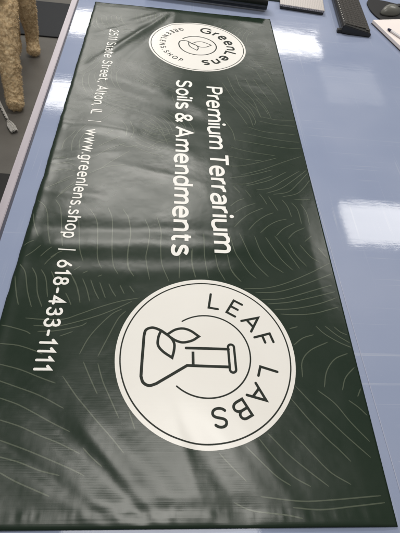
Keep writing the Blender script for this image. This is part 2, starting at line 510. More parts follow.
LINES = [[(0.0018,-0.9545),(0.0211,-0.9703),(0.0319,-0.9948),(0.0411,-1.0373),(0.0523,-1.0723)],[(0.0029,-0.9887),(0.0121,-1.0235),(0.026,-1.0538)],[(0.0135,-0.9205),(0.0312,-0.9034),(0.0558,-0.8852)],[(0.0409,-0.9453),(0.0546,-0.9168),(0.07,-0.8935)],[(0.0399,-0.9513),(0.0545,-0.9762),(0.0658,-1.0303),(0.0756,-1.0758)],[(-0.0008,-1.0855),(0.0093,-1.0726),(0.0206,-1.0643)],[(0.0125,-1.1039),(0.0244,-1.0912),(0.0361,-1.0758)],[(0.0396,-1.1023),(0.0482,-1.0898),(0.0574,-1.0794)],[(0.0582,-1.1036),(0.0693,-1.0933),(0.0777,-1.0879)],[(0.0474,-0.9358),(0.0588,-0.9165),(0.0714,-0.9029)],[(0.0947,-1.0011),(0.103,-1.0486),(0.1097,-1.0835),(0.1195,-1.1095)],[(0.1127,-0.9716),(0.1312,-1.0039),(0.1391,-1.0514),(0.1433,-1.0913),(0.1483,-1.1102),(0.1555,-1.1239)],[(0.1488,-0.9629),(0.1614,-0.9961),(0.167,-1.0495),(0.1712,-1.0896),(0.1772,-1.118),(0.1872,-1.136)],[(0.1804,-0.9662),(0.1951,-0.9936),(0.2015,-1.0367),(0.2009,-1.0878),(0.2054,-1.1188),(0.2163,-1.139)],[(0.0504,-1.1205),(0.0572,-1.1084),(0.0679,-1.0958)],[(0.0023,-1.1414),(0.0147,-1.1841),(0.0237,-1.2083)],[(0.0077,-1.1229),(0.0205,-1.1404),(0.0325,-1.179),(0.0462,-1.2114)],[(0.0304,-1.1285),(0.0417,-1.1482),(0.0504,-1.1824),(0.0637,-1.2107)],[(0.0473,-1.1321),(0.059,-1.1517),(0.0692,-1.1899)],[(0.066,-1.1357),(0.0742,-1.1509),(0.0875,-1.1764)],[(0.0987,-1.1801),(0.106,-1.1924),(0.1121,-1.2045)],[(0.0986,-1.1362),(0.1128,-1.1578),(0.122,-1.1833)],[(0.041,-1.2334),(0.0711,-1.2349),(0.1042,-1.2328),(0.1295,-1.222),(0.1618,-1.2065),(0.1955,-1.1934),(0.2305,-1.1847)],[(0.0571,-1.247),(0.0933,-1.2468),(0.1251,-1.2379),(0.1638,-1.2226),(0.1966,-1.205),(0.2168,-1.1925)],[(0.0021,-1.2482),(0.0222,-1.2513),(0.0464,-1.2579),(0.0556,-1.2631)],[(0.0106,-1.2817),(0.0394,-1.2836),(0.0664,-1.2917),(0.082,-1.2982)],[(0.0163,-1.3161),(0.0519,-1.3246),(0.0851,-1.337),(0.1112,-1.3461)],[(0.0231,-1.3429),(0.0522,-1.3521),(0.0908,-1.3655),(0.13,-1.3847)],[(0.1199,-1.3345),(0.1446,-1.3645),(0.1589,-1.3797),(0.183,-1.4047),(0.206,-1.4273),(0.2252,-1.4479)],[(0.0659,-1.2579),(0.0948,-1.2554),(0.1329,-1.2453),(0.1437,-1.2383)],[(0.1031,-1.2652),(0.1229,-1.2559)],[(0.1057,-1.1471),(0.1183,-1.1706),(0.1269,-1.1998)],[(0.124,-1.1484),(0.1342,-1.1699),(0.143,-1.1958)],[(0.1386,-1.1498),(0.1489,-1.1735),(0.1581,-1.1901)],[(0.1555,-1.1548),(0.1631,-1.1728),(0.1694,-1.1874)],[(0.1721,-1.157),(0.1798,-1.172),(0.1875,-1.1837)],[(0.1922,-1.1583),(0.2019,-1.1774)],[(0.2098,-1.1596),(0.2197,-1.1736)],[(0.1051,-1.1313),(0.1163,-1.1205)],[(0.1223,-1.1372),(0.1313,-1.1308)],[(0.1504,-1.1425),(0.158,-1.1385)],[(0.1399,-1.2966),(0.1496,-1.2692),(0.1633,-1.2461),(0.1842,-1.2198),(0.2005,-1.209)],[(0.1699,-1.2992),(0.1809,-1.2682),(0.1955,-1.2293),(0.2078,-1.2127)],[(0.1482,-1.3092),(0.1619,-1.3352),(0.1771,-1.3623)],[(0.1714,-1.3114),(0.1829,-1.3413),(0.1947,-1.3636),(0.2134,-1.3984)],[(0.2274,-1.3878),(0.2385,-1.4142)],[(0.03,-1.3696),(0.0616,-1.3797),(0.0873,-1.3913),(0.1162,-1.4055),(0.1442,-1.4181)],[(0.0384,-1.4021),(0.0718,-1.4117),(0.1027,-1.4241),(0.1329,-1.4348),(0.1631,-1.4482)],[(0.0455,-1.4301),(0.0784,-1.4406),(0.1081,-1.4511),(0.1523,-1.4679),(0.1728,-1.4768)],[(0.0514,-1.4527),(0.0829,-1.4603),(0.112,-1.4705),(0.1402,-1.4768)],[(0.0592,-1.4731),(0.0831,-1.4843),(0.1089,-1.4941),(0.1316,-1.5025)],[(0.1661,-1.4401),(0.1806,-1.4534),(0.196,-1.4652)],[(0.4157,-0.8482),(0.4543,-0.8377),(0.4892,-0.8239),(0.52,-0.8102)],[(0.4145,-0.8685),(0.4521,-0.8651),(0.4867,-0.8484),(0.5174,-0.8317)],[(0.4515,-0.8718),(0.4807,-0.8605),(0.5109,-0.8461),(0.5538,-0.8141)],[(0.4738,-0.883),(0.5076,-0.8734),(0.5449,-0.843),(0.587,-0.8073)],[(0.4961,-0.8921),(0.5311,-0.8746),(0.564,-0.8446),(0.6053,-0.8018)],[(0.5121,-0.8946),(0.5488,-0.883),(0.5777,-0.8502),(0.606,-0.8126)],[(0.5323,-0.9006),(0.567,-0.888),(0.5902,-0.8627),(0.6067,-0.8372)],[(0.5571,-0.9062),(0.5781,-0.9064),(0.5978,-0.9016)],[(0.4211,-0.8745),(0.4357,-0.8961)],[(0.4481,-0.8853),(0.4599,-0.9081)],[(0.4795,-0.8955),(0.4872,-0.9108),(0.4931,-0.9279)],[(0.4996,-0.9021),(0.5085,-0.9248),(0.5163,-0.9457)],[(0.5301,-0.9104),(0.5396,-0.9316),(0.5443,-0.9615)],[(0.5507,-0.9182),(0.5613,-0.9391),(0.5637,-0.9807)],[(0.5713,-0.9196),(0.5806,-0.9467),(0.5813,-0.9823)],[(0.4103,-0.9389),(0.427,-0.9221),(0.4436,-0.9132)],[(0.4179,-0.9593),(0.4415,-0.9394),(0.4674,-0.9263)],[(0.4152,-1.0),(0.4342,-0.9757),(0.4533,-0.9578),(0.4841,-0.9391)],[(0.4455,-1.0062),(0.4642,-0.9822),(0.486,-0.963),(0.5051,-0.9526)],[(0.4698,-1.0129),(0.4894,-0.9918),(0.5109,-0.977),(0.5319,-0.9696)],[(0.5034,-1.0189),(0.5213,-0.9981),(0.5482,-0.9801)],[(0.5275,-1.0255),(0.5441,-1.0067),(0.5685,-0.9919)],[(0.5619,-1.0314),(0.5802,-1.0137)],[(0.4035,-1.0175),(0.411,-1.0649),(0.4214,-1.0896),(0.4353,-1.1157),(0.4498,-1.1306)],[(0.4247,-1.016),(0.4394,-1.0683),(0.453,-1.0976),(0.474,-1.1255)],[(0.4561,-1.0221),(0.4648,-1.0615),(0.4818,-1.0935),(0.5055,-1.1143)],[(0.4792,-1.0244),(0.4926,-1.0546),(0.5075,-1.0845),(0.5255,-1.1074)],[(0.4991,-1.0192),(0.5194,-1.0581),(0.5397,-1.1027)],[(0.5268,-1.0364),(0.537,-1.0675),(0.5552,-1.0958)],[(0.5497,-1.0403),(0.5679,-1.0708),(0.5825,-1.0827)],[(0.4001,-1.1104),(0.4089,-1.1266),(0.4196,-1.1401)],[(0.4243,-1.1549),(0.4672,-1.1515),(0.5082,-1.1379),(0.5608,-1.1113),(0.6054,-1.0839)],[(0.4447,-1.163),(0.4856,-1.1597),(0.5268,-1.1463),(0.57,-1.1277),(0.6054,-1.1099)],[(0.4547,-1.1776),(0.4954,-1.174),(0.553,-1.1551),(0.6094,-1.1338)],[(0.4651,-1.1872),(0.5098,-1.1808),(0.5671,-1.1649),(0.609,-1.1506)],[(0.477,-1.1983),(0.5154,-1.1949),(0.5637,-1.1829),(0.6111,-1.1629)],[(0.4871,-1.2076),(0.5172,-1.2076),(0.5561,-1.2027),(0.6112,-1.1839)],[(0.5873,-1.046),(0.6037,-1.0712)],[(0.4997,-1.2371),(0.5152,-1.2325)],[(0.5023,-1.2692),(0.5208,-1.2551),(0.5423,-1.2476)],[(0.5089,-1.3274),(0.5129,-1.2988),(0.5314,-1.2778),(0.5654,-1.2614)],[(0.5429,-1.3439),(0.5527,-1.3158),(0.5714,-1.2935),(0.5976,-1.2816)],[(0.5728,-1.3483),(0.5839,-1.3257),(0.6079,-1.3036)],[(0.597,-1.358),(0.6056,-1.3443)],[(0.5492,-1.2301),(0.563,-1.2457),(0.5858,-1.2608),(0.6069,-1.2698)],[(0.5662,-1.2294),(0.585,-1.247),(0.6067,-1.2613)],[(0.583,-1.2301),(0.5939,-1.2406),(0.6077,-1.2462)],[(0.493,-1.3415),(0.5153,-1.3692),(0.5425,-1.3989),(0.5661,-1.4243),(0.5944,-1.4516)],[(0.4831,-1.3633),(0.5073,-1.3962),(0.5309,-1.4246),(0.5466,-1.4405),(0.5615,-1.4574)],[(0.5307,-1.3492),(0.5552,-1.3702),(0.5751,-1.4001),(0.5989,-1.4285)],[(0.58,-1.3649),(0.5942,-1.3761),(0.6078,-1.3912)],[(0.4741,-1.4133),(0.4916,-1.4322),(0.5071,-1.4506),(0.5274,-1.4725),(0.5542,-1.4884)],[(0.4242,-1.4255),(0.4403,-1.4467),(0.4561,-1.4645),(0.472,-1.4792),(0.4938,-1.4909)],[(0.4389,-1.4181),(0.4473,-1.4268),(0.4676,-1.448),(0.4917,-1.4685),(0.5206,-1.491)],[(0.4032,-1.4371),(0.4239,-1.4578),(0.4455,-1.4779),(0.4645,-1.4896)],[(0.4192,-1.5034),(0.4334,-1.5052),(0.476,-1.5094),(0.52,-1.5081),(0.5958,-1.5027)],[(0.4633,-1.5172),(0.5031,-1.5199),(0.5476,-1.5164),(0.5993,-1.5116)],[(0.3818,-1.5107),(0.4063,-1.5205),(0.4535,-1.5263),(0.4755,-1.5305)],[(0.3636,-1.4471),(0.379,-1.4634),(0.4008,-1.4844)],[(0.1922,-0.9825),(0.2022,-1.0314),(0.2001,-1.0779),(0.2033,-1.1165),(0.2163,-1.139)],[(0.228,-0.9912),(0.2392,-1.0234),(0.2383,-1.0654),(0.2361,-1.0955),(0.2457,-1.1443)],[(0.2525,-0.9836),(0.2624,-1.0218),(0.2632,-1.0639),(0.2675,-1.1082),(0.282,-1.147)],[(0.3017,-1.0563),(0.3007,-1.1392)],[(0.3238,-1.0703),(0.3256,-1.1097),(0.3323,-1.1353)],[(0.3502,-1.0212),(0.3504,-1.0838),(0.3561,-1.1354)],[(0.3258,-1.065),(0.3256,-1.1),(0.3312,-1.1353)],[(0.3718,-1.0775),(0.3764,-1.1117),(0.3887,-1.1393)],[(0.396,-1.076),(0.4017,-1.1151),(0.4178,-1.1388)],[(0.4548,-0.6744),(0.5163,-0.6879),(0.5681,-0.6942),(0.6051,-0.6941)],[(0.4396,-0.7049),(0.4927,-0.7149),(0.5641,-0.7228),(0.6065,-0.7181)],[(0.42,-0.7348),(0.4692,-0.7487),(0.534,-0.7571)],[(0.413,-0.7699),(0.4568,-0.778),(0.4963,-0.7798)],[(0.4728,-0.6469),(0.5191,-0.6626),(0.5992,-0.664)],[(0.5153,-0.5975),(0.5584,-0.6054),(0.6063,-0.5993)],[(0.5024,-0.617),(0.5555,-0.628),(0.605,-0.6263)],[(0.4061,-0.8072),(0.445,-0.8033),(0.4959,-0.7836),(0.5381,-0.7643)],[(0.4426,-0.8353),(0.4928,-0.8129),(0.5458,-0.7822),(0.6013,-0.75)],[(0.426,-0.5347),(0.451,-0.5785),(0.4735,-0.6382)],[(0.455,-0.5209),(0.4845,-0.574),(0.4969,-0.6177),(0.4925,-0.6358)],[(0.4829,-0.5268),(0.5069,-0.571),(0.5148,-0.602)],[(0.4155,-0.628),(0.4316,-0.6689),(0.4368,-0.7092)],[(0.5069,-0.5136),(0.5259,-0.5497),(0.5359,-0.5857)],[(0.4164,-0.4454),(0.4436,-0.5226),(0.4781,-0.5841),(0.489,-0.6449)],[(0.4329,-0.4107),(0.4513,-0.4917),(0.4861,-0.5551),(0.4986,-0.5996)],[(0.4578,-0.3958),(0.4703,-0.4685),(0.5001,-0.5243),(0.5125,-0.5978)],[(0.4865,-0.4131),(0.5039,-0.484),(0.5317,-0.5489),(0.5422,-0.603)],[(0.5108,-0.4093),(0.5334,-0.4797),(0.5559,-0.536)],[(0.5453,-0.4256),(0.5633,-0.4753),(0.5791,-0.5328)],[(0.493,-0.3331),(0.5213,-0.363),(0.5391,-0.4265)],[(0.5205,-0.3047),(0.5527,-0.3579),(0.5698,-0.4218)],[(0.0472,-0.7907),(0.0437,-0.7541),(0.0541,-0.7143),(0.0678,-0.6926)],[(0.0641,-0.7816),(0.0597,-0.7523),(0.0693,-0.7204)],[(0.0237,-0.786),(0.0255,-0.7562),(0.0378,-0.7319),(0.0447,-0.7154)],[(0.0144,-0.8225),(0.0291,-0.8175),(0.0571,-0.825)],[(0.0159,-0.8429),(0.0451,-0.8332),(0.0641,-0.8415)],[(0.0153,-0.8631),(0.0441,-0.8536),(0.0667,-0.858)],[(0.0277,-0.9068),(0.0489,-0.8827),(0.0644,-0.8715)],[(0.1174,-0.7225),(0.1348,-0.7046)],[(0.1041,-0.7698),(0.1294,-0.7444),(0.1515,-0.7263)],[(0.1041,-0.8061),(0.1326,-0.7741),(0.1678,-0.7476)],[(0.1181,-0.8463),(0.1501,-0.8084),(0.1797,-0.7763)],[(0.0979,-0.8617),(0.1305,-0.8383),(0.1746,-0.8269)],[(0.1504,-0.6616),(0.1656,-0.6928),(0.1658,-0.7247)],[(0.1703,-0.6591),(0.1833,-0.6987),(0.1785,-0.731)],[(0.149,-0.7498),(0.1738,-0.7621),(0.2016,-0.7514)],[(0.1952,-0.6559),(0.2217,-0.6777),(0.2624,-0.6892)],[(0.2024,-0.6883),(0.2332,-0.7088),(0.2678,-0.7048)],[(0.2215,-0.7643),(0.2444,-0.739),(0.2732,-0.7201)]]
FLASK = [(-0.0351,-0.0675),(-0.0435,-0.0798),(-0.0477,-0.0931),(-0.043,-0.1039),(-0.0311,-0.1066),(-0.0106,-0.1067),(0.0109,-0.107),(0.0402,-0.107),(0.0504,-0.1029),(0.0554,-0.0934),(0.0522,-0.0825),(0.0381,-0.0605),(0.0202,-0.0329),(0.021,0.0054),(0.0213,0.0356)]
NECK = [(-0.011,-0.0346),(-0.0106,0.0374)]
TICK = [(-0.0047,-0.0231),(0.0185,-0.0229)]
LIPA = [(-0.0144,0.0421),(0.0256,0.0431)]
LEAFR = [(-0.0351,-0.0675),(-0.0448,-0.0539),(-0.0476,-0.04),(-0.0434,-0.0267),(-0.0331,-0.0128),(-0.0251,-0.0243),(-0.0212,-0.0398),(-0.0242,-0.0518),(-0.0296,-0.0605),(-0.0351,-0.0675)]
LEAFL = [(-0.0424,-0.0781),(-0.03,-0.082),(-0.0151,-0.0821),(-0.0036,-0.0733),(0.0071,-0.0579),(-0.0049,-0.0552),(-0.0178,-0.0547),(-0.0277,-0.0594),(-0.0351,-0.0675)]
SLEAFR = [(-0.009,-0.018),(-0.0242,-0.0019),(-0.0262,0.017),(-0.0094,0.0439),(0.006,0.0255),(0.0077,0.0076),(-0.0004,-0.0042),(-0.009,-0.018)]
SLEAFL = [(-0.0193,-0.0279),(-0.0015,-0.028),(0.0132,-0.0221),(0.0308,-0.0026),(0.0167,0.0015),(-0.0006,-0.0034),(-0.009,-0.018)]
SSTEM = [(-0.009,-0.018),(-0.0213,-0.0299),(-0.0252,-0.0439),(-0.018,-0.0558),(-0.0036,-0.0596)]
ink = Ink()
for L in LINES:
    pts = [(p.x, p.y) for p in catmull([(-y, x) for x, y in L], 6)]
    pts = [q for q in pts if .003 < q[1] < BW - .003 and .01 < q[0] < BL - .004]
    if len(pts) > 3: ink.ribbon(pts, .0018, lambda a, b: (a, b), .00013, taper=9, step=.005)
# faint far end lines: sheaves of near-parallel arcs
rr = random.Random(11)
for (r, up, ang, bend, n, ln, gap) in [(.10, .05, 20, 60, 8, .10, .016), (.36, .03, -30, -70, 7, .11, .016), (.40, .20, 60, 50, 9, .12, .015), (.09, .50, -20, 60, 8, .10, .014),
        (.28, .53, 80, -60, 9, .11, .014), (.05, .20, 10, 40, 7, .09, .016), (.44, .08, 15, 60, 7, .10, .015), (.56, .16, -50, 60, 8, .11, .014), (.62, .25, 30, -60, 8, .12, .013),
        (.70, .20, 70, 50, 8, .11, .014), (.22, .16, -60, 50, 7, .08, .015), (.52, .30, 20, 40, 4, .05, .014)]:
    for i in range(n):
        a = radians(ang); ox = r + cos(a + pi / 2) * gap * (i - n / 2); oy = up + sin(a + pi / 2) * gap * (i - n / 2)
        l = ln * (.6 + .5 * rr.random()); px, py, pts = ox, oy, []
        for s_ in range(8):
            pts.append((px, py)); th = a + radians(bend * .7) * (s_ / 7 - .5 + i * .012)
            px += cos(th) * l / 7; py += sin(th) * l / 7
        pts = [q for q in pts if .004 < q[1] < BW - .004 and .012 < q[0] and (hypot(q[0] - .2407, q[1] - .3482) > .155)]
        if len(pts) > 4: ink.ribbon(pts, .0016, lambda a, b: (a, b), .00013, taper=9, step=.005)
ink.build('leaf_lines', M_ink, banner, 'faint green leaf vein lines printed all over the banner')

def disc(cr, cu, rad, label):
    vs, fs = [P(cr, cu, .00026)], []
    R_, S_ = 40, 180
    for i in range(1, R_ + 1):
        for j in range(S_):
            a = 2 * pi * j / S_
            vs.append(P(cr + rad * i / R_ * cos(a), cu + rad * i / R_ * sin(a), .00026))
    for j in range(S_): fs.append((0, 1 + (j + 1) % S_, 1 + j))
    for i in range(R_ - 1):
        for j in range(S_):
            a = 1 + i * S_ + j; b = 1 + i * S_ + (j + 1) % S_
            fs.append((a, b, b + S_, a + S_))
    o = mesh('round_logo', vs, fs, M_white, None, True)
    bm = bmesh.new(); bm.from_mesh(o.data)
    for f in bm.faces:
        f.normal_update()
        if f.normal.z < 0: f.normal_flip()
    bm.to_mesh(o.data); bm.free()
    local(banner, o); o['label'] = label
    return o
def arc(r, a0, a1, n=90): return [(r * cos(radians(a0 + (a1 - a0) * i / n)), r * sin(radians(a0 + (a1 - a0) * i / n))) for i in range(n + 1)]
HI = .00042
def ring_text(ink, letters, fnc, base, cap_h, wd, sx, inward=False, cap='butt'):
    for ch, ang in letters:
        gw = G[ch][1] * sx
        a = radians(ang)
        def fn(x, y, a=a, gw=gw):
            x -= gw / 2
            if not inward: r_, t_ = base + y, -x
            else: r_, t_ = base - y, x
            return fnc(r_ * cos(a) - t_ * sin(a), r_ * sin(a) + t_ * cos(a))
        draw_glyph(ink, ch, 0, sx, cap_h, wd, fn, HI, cap)

# big logo
cr, cu = 1.2916, .3490
big = disc(cr, cu, .1519, 'large round white logo with a flask and two leaves')
F = lambda a, b: (cr + a, cu + b)
i_ = Ink(); i_.ribbon(arc(.1434, 0, 360, 160), .0024, F, HI, closed=True); i_.ribbon(arc(.0745, -146, -401.7), .0026, F, HI, cap='round'); i_.build('ring', M_dark, big)
i_ = Ink(); ring_text(i_, zip('LEAFLABS', (171, 150, 128, 107, 73, 51, 30, 9.5)), F, .0893, .0335, .0044, .037, cap='round'); i_.build('lettering', M_dark, big)
i_ = Ink()
fl = FLASK
body = [(p.x, p.y) for p in catmull(fl[:5], 6)][:-1] + [(p.x, p.y) for p in catmull(fl[4:8], 4)][:-1] + [(p.x, p.y) for p in catmull(fl[7:11], 6)] + [tuple(q) for q in fl[11:]]
i_.ribbon(body, .0050, F, HI, 'round')
i_.ribbon(NECK, .0050, F, HI, 'round'); i_.ribbon(TICK, .0048, F, HI, 'butt')
(ax, ay), (bx, by) = LIPA
lip = [(ax + .0052 * cos(radians(t)) * 1, ay + .0052 * sin(radians(t))) for t in range(90, 271, 15)] + [(bx + .0052 * cos(radians(t)), by + .0052 * sin(radians(t))) for t in range(-90, 91, 15)]
i_.ribbon(lip, .0042, F, HI, closed=True)
i_.build('flask_drawing', M_dark, big)
i_ = Ink()
def leafpath(L, tip): return [(p.x, p.y) for p in catmull(L[:tip + 1], 6)][:-1] + [(p.x, p.y) for p in catmull(L[tip:], 6)]
i_.ribbon(leafpath(LEAFR, 4), .0046, F, HI, 'round'); i_.ribbon(leafpath(LEAFL, 4), .0046, F, HI, 'round')
i_.build('leaf_drawing', M_dark, big)

# small logo at the far end
cr2, cu2 = .2407, .3482
small = disc(cr2, cu2, .1531, 'small looking far round white logo with two leaves in a circle')
F2 = lambda a, b: (cr2 + a, cu2 + b)
i_ = Ink(); i_.ribbon(arc(.1462, 0, 360, 160), .0022, F2, HI, closed=True)
circ = arc(.0592, -127, -440, 80) + [(p.x, p.y) for p in catmull([(.0055, -.059)] + SSTEM[::-1], 6)]
i_.ribbon(circ, .0036, F2, HI, cap='round', step=.01); i_.build('ring', M_dark, small)
lay, tot = layout('GreenLens', .041, .0055, .0062, 0)
angs = [(ch, 176 - 170 * (x + G[ch][1] * .041 / 2) / tot) for ch, x in lay]
i_ = Ink(); ring_text(i_, angs, F2, .0885, .0385, .0068, .041); i_.build('lettering', M_dark, small)
t2 = 'GREENLENS.SHOP'
lay, tot = layout(t2, .0165, .0022, .0048, 0)
angs = [(ch, -156 + 131 * (x + G[ch][1] * .0165 / 2) / tot) for ch, x in lay]
i_ = Ink(); ring_text(i_, angs, F2, .1200, .0185, .0027, .0165, inward=True); i_.build('lettering', M_dark, small)
i_ = Ink(); i_.ribbon(leafpath(SLEAFR, 3), .0030, F2, HI, 'round'); i_.ribbon(leafpath(SLEAFL, 3), .0030, F2, HI, 'round'); i_.build('leaf_drawing', M_dark, small)

# ------------------------------------------------------------------ things beyond the banner
# rolled banner
M_black = new_mat('glossy_black', (.006, .008, .007), .12, spec=.6)
M_green2 = new_mat('dark_green_vinyl', (.03, .045, .03), .3)
roll = empty('rolled_vinyl', (.36, .10, 0))
tag(roll, 'glossy black roll lying across the table just beyond the far end of the banner', 'roll')
def roll_mesh(A, B, r, mat, name, turns=3.5):
    A, B = Vector(A), Vector(B)
    ax = (B - A).normalized(); up = Vector((0, 0, 1)); sd = ax.cross(up).normalized()
    n = int(turns * 28); vs, fs = [], []
    for i in range(n + 1):
        t = i / n; a = 2 * pi * turns * t
        rad = r * (.35 + .65 * t)
        off = sd * cos(a) * rad + up * (sin(a) * rad)
        for s_ in range(9):
            p = A.lerp(B, s_ / 8)
            vs.append(p + off + up * r)
    for i in range(n):
        for s_ in range(8):
            a = i * 9 + s_
            fs.append((a, a + 1, a + 10, a + 9))
    return local(roll, mesh(name, vs, fs, mat, None, True))
roll_mesh((.165, .101, .0005), (.602, .070, .0005), .028, M_black, 'sheet')
scrap = from_bm('vinyl_sheet', box_bm(.30, .672, .16, .50, .0005, .006, .001), M_green2)
tag(scrap, 'dark green vinyl sheet lying flat behind the glossy black roll', 'sheet')

# perforated silver tray
M_silver = new_mat('perforated_silver', (.52, .48, .46), .38, metal=.5)
k = N(M_silver)
vo = k.n.new('ShaderNodeTexVoronoi'); vo.inputs['Scale'].default_value = 150; vo.inputs['Randomness'].default_value = 0
k.l.new(k.tc.outputs['Object'], vo.inputs[0])
k.to('Base Color', k.ramp(vo.outputs['Distance'], [(.28, (.22, .2, .19)), (.42, (.56, .52, .50))]))
M_dkplastic = new_mat('dark_plastic', (.02, .02, .022), .5)  # dark plastic of the tray base and the mouse panel
tray = empty('metal_tray', (.752, .20, 0), radians(-7))
tag(tray, 'flat silver perforated metal tray lying between the black roll and the keyboard', 'tray')
from_bm('top_plate', box_bm(-.083, .083, -.113, .25, .010, .018, .0015), M_silver, tray)
from_bm('base', box_bm(-.081, .081, -.111, .248, .0005, .0098, .001), M_dkplastic, tray)

# keyboard
M_kb = new_mat('keyboard_plastic', (.012, .012, .012), .38)
M_key = new_mat('key_plastic', (.03, .026, .022), .42)
M_lab = new_mat('pale_plastic', (.55, .53, .5), .4)
kb = empty('keyboard', (.910, -.060, 0), radians(-4.9))
tag(kb, 'black computer keyboard lying lengthwise at the far right of the table', 'keyboard')
KW, KL = .106, .44
def kz(x): return .031 - .016 * (x + KW / 2) / KW          # slopes down to the right
bm = bmesh.new()
prof = [(-KW/2, .004), (-KW/2 - .001, .020), (-KW/2 + .004, .031), (KW/2 - .004, kz(KW/2)), (KW/2 + .002, .009), (KW/2, .001), (-KW/2 + .03, .001)]
A_ = [bm.verts.new((x, 0, z)) for x, z in prof]; B_ = [bm.verts.new((x, KL, z)) for x, z in prof]
bm.faces.new(A_); bm.faces.new(B_[::-1])
for i in range(len(prof)):
    j = (i + 1) % len(prof); bm.faces.new((A_[i], B_[i], B_[j], A_[j]))
bmesh.ops.bevel(bm, geom=bm.edges[:], offset=.0025, segments=3, affect='EDGES')
from_bm('case', bm, M_kb, kb)
from_bm('foot', box_bm(-.066, -.050, .004, .020, .0005, .012, .002), M_kb, kb)
tilt = math.atan2(.016, KW)
bmk = box_bm(-.0072, .0072, -.0081, .0081, 0, .0035, .0012, 2)
for v in bmk.verts:
    if v.co.z > .002: v.co.x *= .9; v.co.y *= .92
kme = bpy.data.meshes.new('key'); bmesh.ops.recalc_face_normals(bmk, faces=bmk.faces); bmk.to_mesh(kme); bmk.free(); kme.materials.append(M_key)
for r_ in range(6):
    for c_ in range(16):
        o = bpy.data.objects.new('key', kme); C.objects.link(o); o.parent = kb
        x = -.036 + r_ * .0158
        o.location = (x, .022 + c_ * .0178 + (0, .002, .004, .006, .009, 0)[r_], kz(x) - .0002)
        o.rotation_euler = (0, tilt, 0)
sb = bmesh.new()
for i in range(14):
    b2 = box_bm(-.0475, -.0455, .030 + i * .017, .036 + i * .017, kz(-.046), kz(-.046) + .0008)
    m_ = bpy.data.meshes.new('t'); b2.to_mesh(m_); b2.free(); sb.from_mesh(m_)
from_bm('pale_marks', sb, M_lab, kb)  # row of small pale raised marks along the rear edge
o = from_bm('sticker', box_bm(-.012, .012, .262, .285, kz(0) + .0037, kz(0) + .0045, .0004), M_lab, kb)

# mouse pad + mouse
M_pad = new_mat('pad_fabric', (.004, .004, .005), .7)
pad_pts = [(1.052, .083), (1.035, .108), (1.025, .15), (1.024, .19), (1.030, .235), (1.055, .268), (1.11, .262), (1.17, .245), (1.26, .26), (1.30, .22), (1.30, .12), (1.26, .085), (1.19, .095), (1.124, .092), (1.085, .078)]
pp = catmull([(x, y, 0) for x, y in pad_pts], 5, True)
bm = bmesh.new()
t_ = [bm.verts.new((p.x, p.y, .005)) for p in pp]; b_ = [bm.verts.new((p.x, p.y, .0006)) for p in pp]
bm.faces.new(t_); bm.faces.new(b_[::-1])
for i in range(len(pp)): bm.faces.new((t_[i], b_[i], b_[(i + 1) % len(pp)], t_[(i + 1) % len(pp)]))
pad = from_bm('mouse_pad', bm, M_pad)
tag(pad, 'black rounded mouse pad in the far right corner under the grey mouse', 'mouse pad')
M_mouse = new_mat('mouse_grey', (.13, .13, .115), .35)
mouse = empty('computer_mouse', (1.100, .150, .005), radians(-62))
tag(mouse, 'grey computer mouse resting on the black mouse pad', 'mouse')
bm = bmesh.new(); bmesh.ops.create_uvsphere(bm, u_segments=32, v_segments=20, radius=1)
for v in bm.verts:
    x, y, z = v.co
    wdt = .027 * (1 - .12 * y * y + .04 * cos(y * 4))
    v.co = (x * wdt, y * .050, max(-.0, z) * (.030 - .006 * y) + .0008)
from_bm('shell', bm, M_mouse, mouse, True)
bm = bmesh.new(); bmesh.ops.create_cone(bm, cap_ends=True, segments=20, radius1=.006, radius2=.006, depth=.006)
for v in bm.verts: v.co = (v.co.z, v.co.y + .028, v.co.x + .0235)
from_bm('wheel', bm, M_kb, mouse)
from_bm('button_panel', box_bm(-.008, .008, .002, .040, .020, .0285, .003), M_dkplastic, mouse)

# notepad + pen
M_paper = new_mat('paper', (.80, .73, .70), .7)
k = N(M_paper)
wv = k.n.new('ShaderNodeTexWave'); wv.inputs['Scale'].default_value = 42; wv.bands_direction = 'Y'; wv.inputs['Distortion'].default_value = .05
k.l.new(k.tc.outputs['Object'], wv.inputs[0])
k.to('Base Color', k.ramp(wv.outputs[1], [(.0, (.72, .66, .68)), (.12, (.80, .73, .70))]))
M_cover = new_mat('notepad_back', (.05, .045, .05), .6)
A0 = Vector((1.0, .052)); d1 = Vector((.047, -.182)).normalized(); d2 = Vector((-d1.y, d1.x))
npd = empty('notepad', (A0.x, A0.y, 0), math.atan2(d2.y, d2.x))
tag(npd, 'white paper notepad at the right edge in front of the mouse pad', 'notepad')
from_bm('page_block', box_bm(0, .16, -.24, 0, .0035, .014, .0006), M_paper, npd)
from_bm('backing_board', box_bm(-.001, .161, -.241, .001, .0006, .0034, .0004), M_cover, npd)
M_pen = new_mat('pen_body', (.60, .58, .60), .3)
M_pent = new_mat('pen_tip_blue', (.01, .012, .05), .3)
pa, pb = Vector((1.034, -.022, .0185)), Vector((1.098, -.142, .0185))
pen = empty('ballpoint_pen', (1.06, -.075, .014))
tag(pen, 'grey ballpoint pen with a dark blue tip lying on the white notepad', 'pen')
def tube(name, A, B, prof, mat, par, seg=16):
    A, B = Vector(A), Vector(B); ax = (B - A).normalized(); s1 = ax.orthogonal().normalized(); s2 = ax.cross(s1)
    vs, fs = [], []
    for t, r in prof:
        for j in range(seg):
            a = 2 * pi * j / seg; vs.append(A.lerp(B, t) + s1 * cos(a) * r + s2 * sin(a) * r)
    for i in range(len(prof) - 1):
        for j in range(seg):
            a = i * seg + j; b = i * seg + (j + 1) % seg; fs.append((a, b, b + seg, a + seg))
    fs.append(tuple(range(seg))[::-1]); fs.append(tuple(range((len(prof) - 1) * seg, len(prof) * seg)))
    return local(par, mesh(name, vs, fs, mat, None, True))
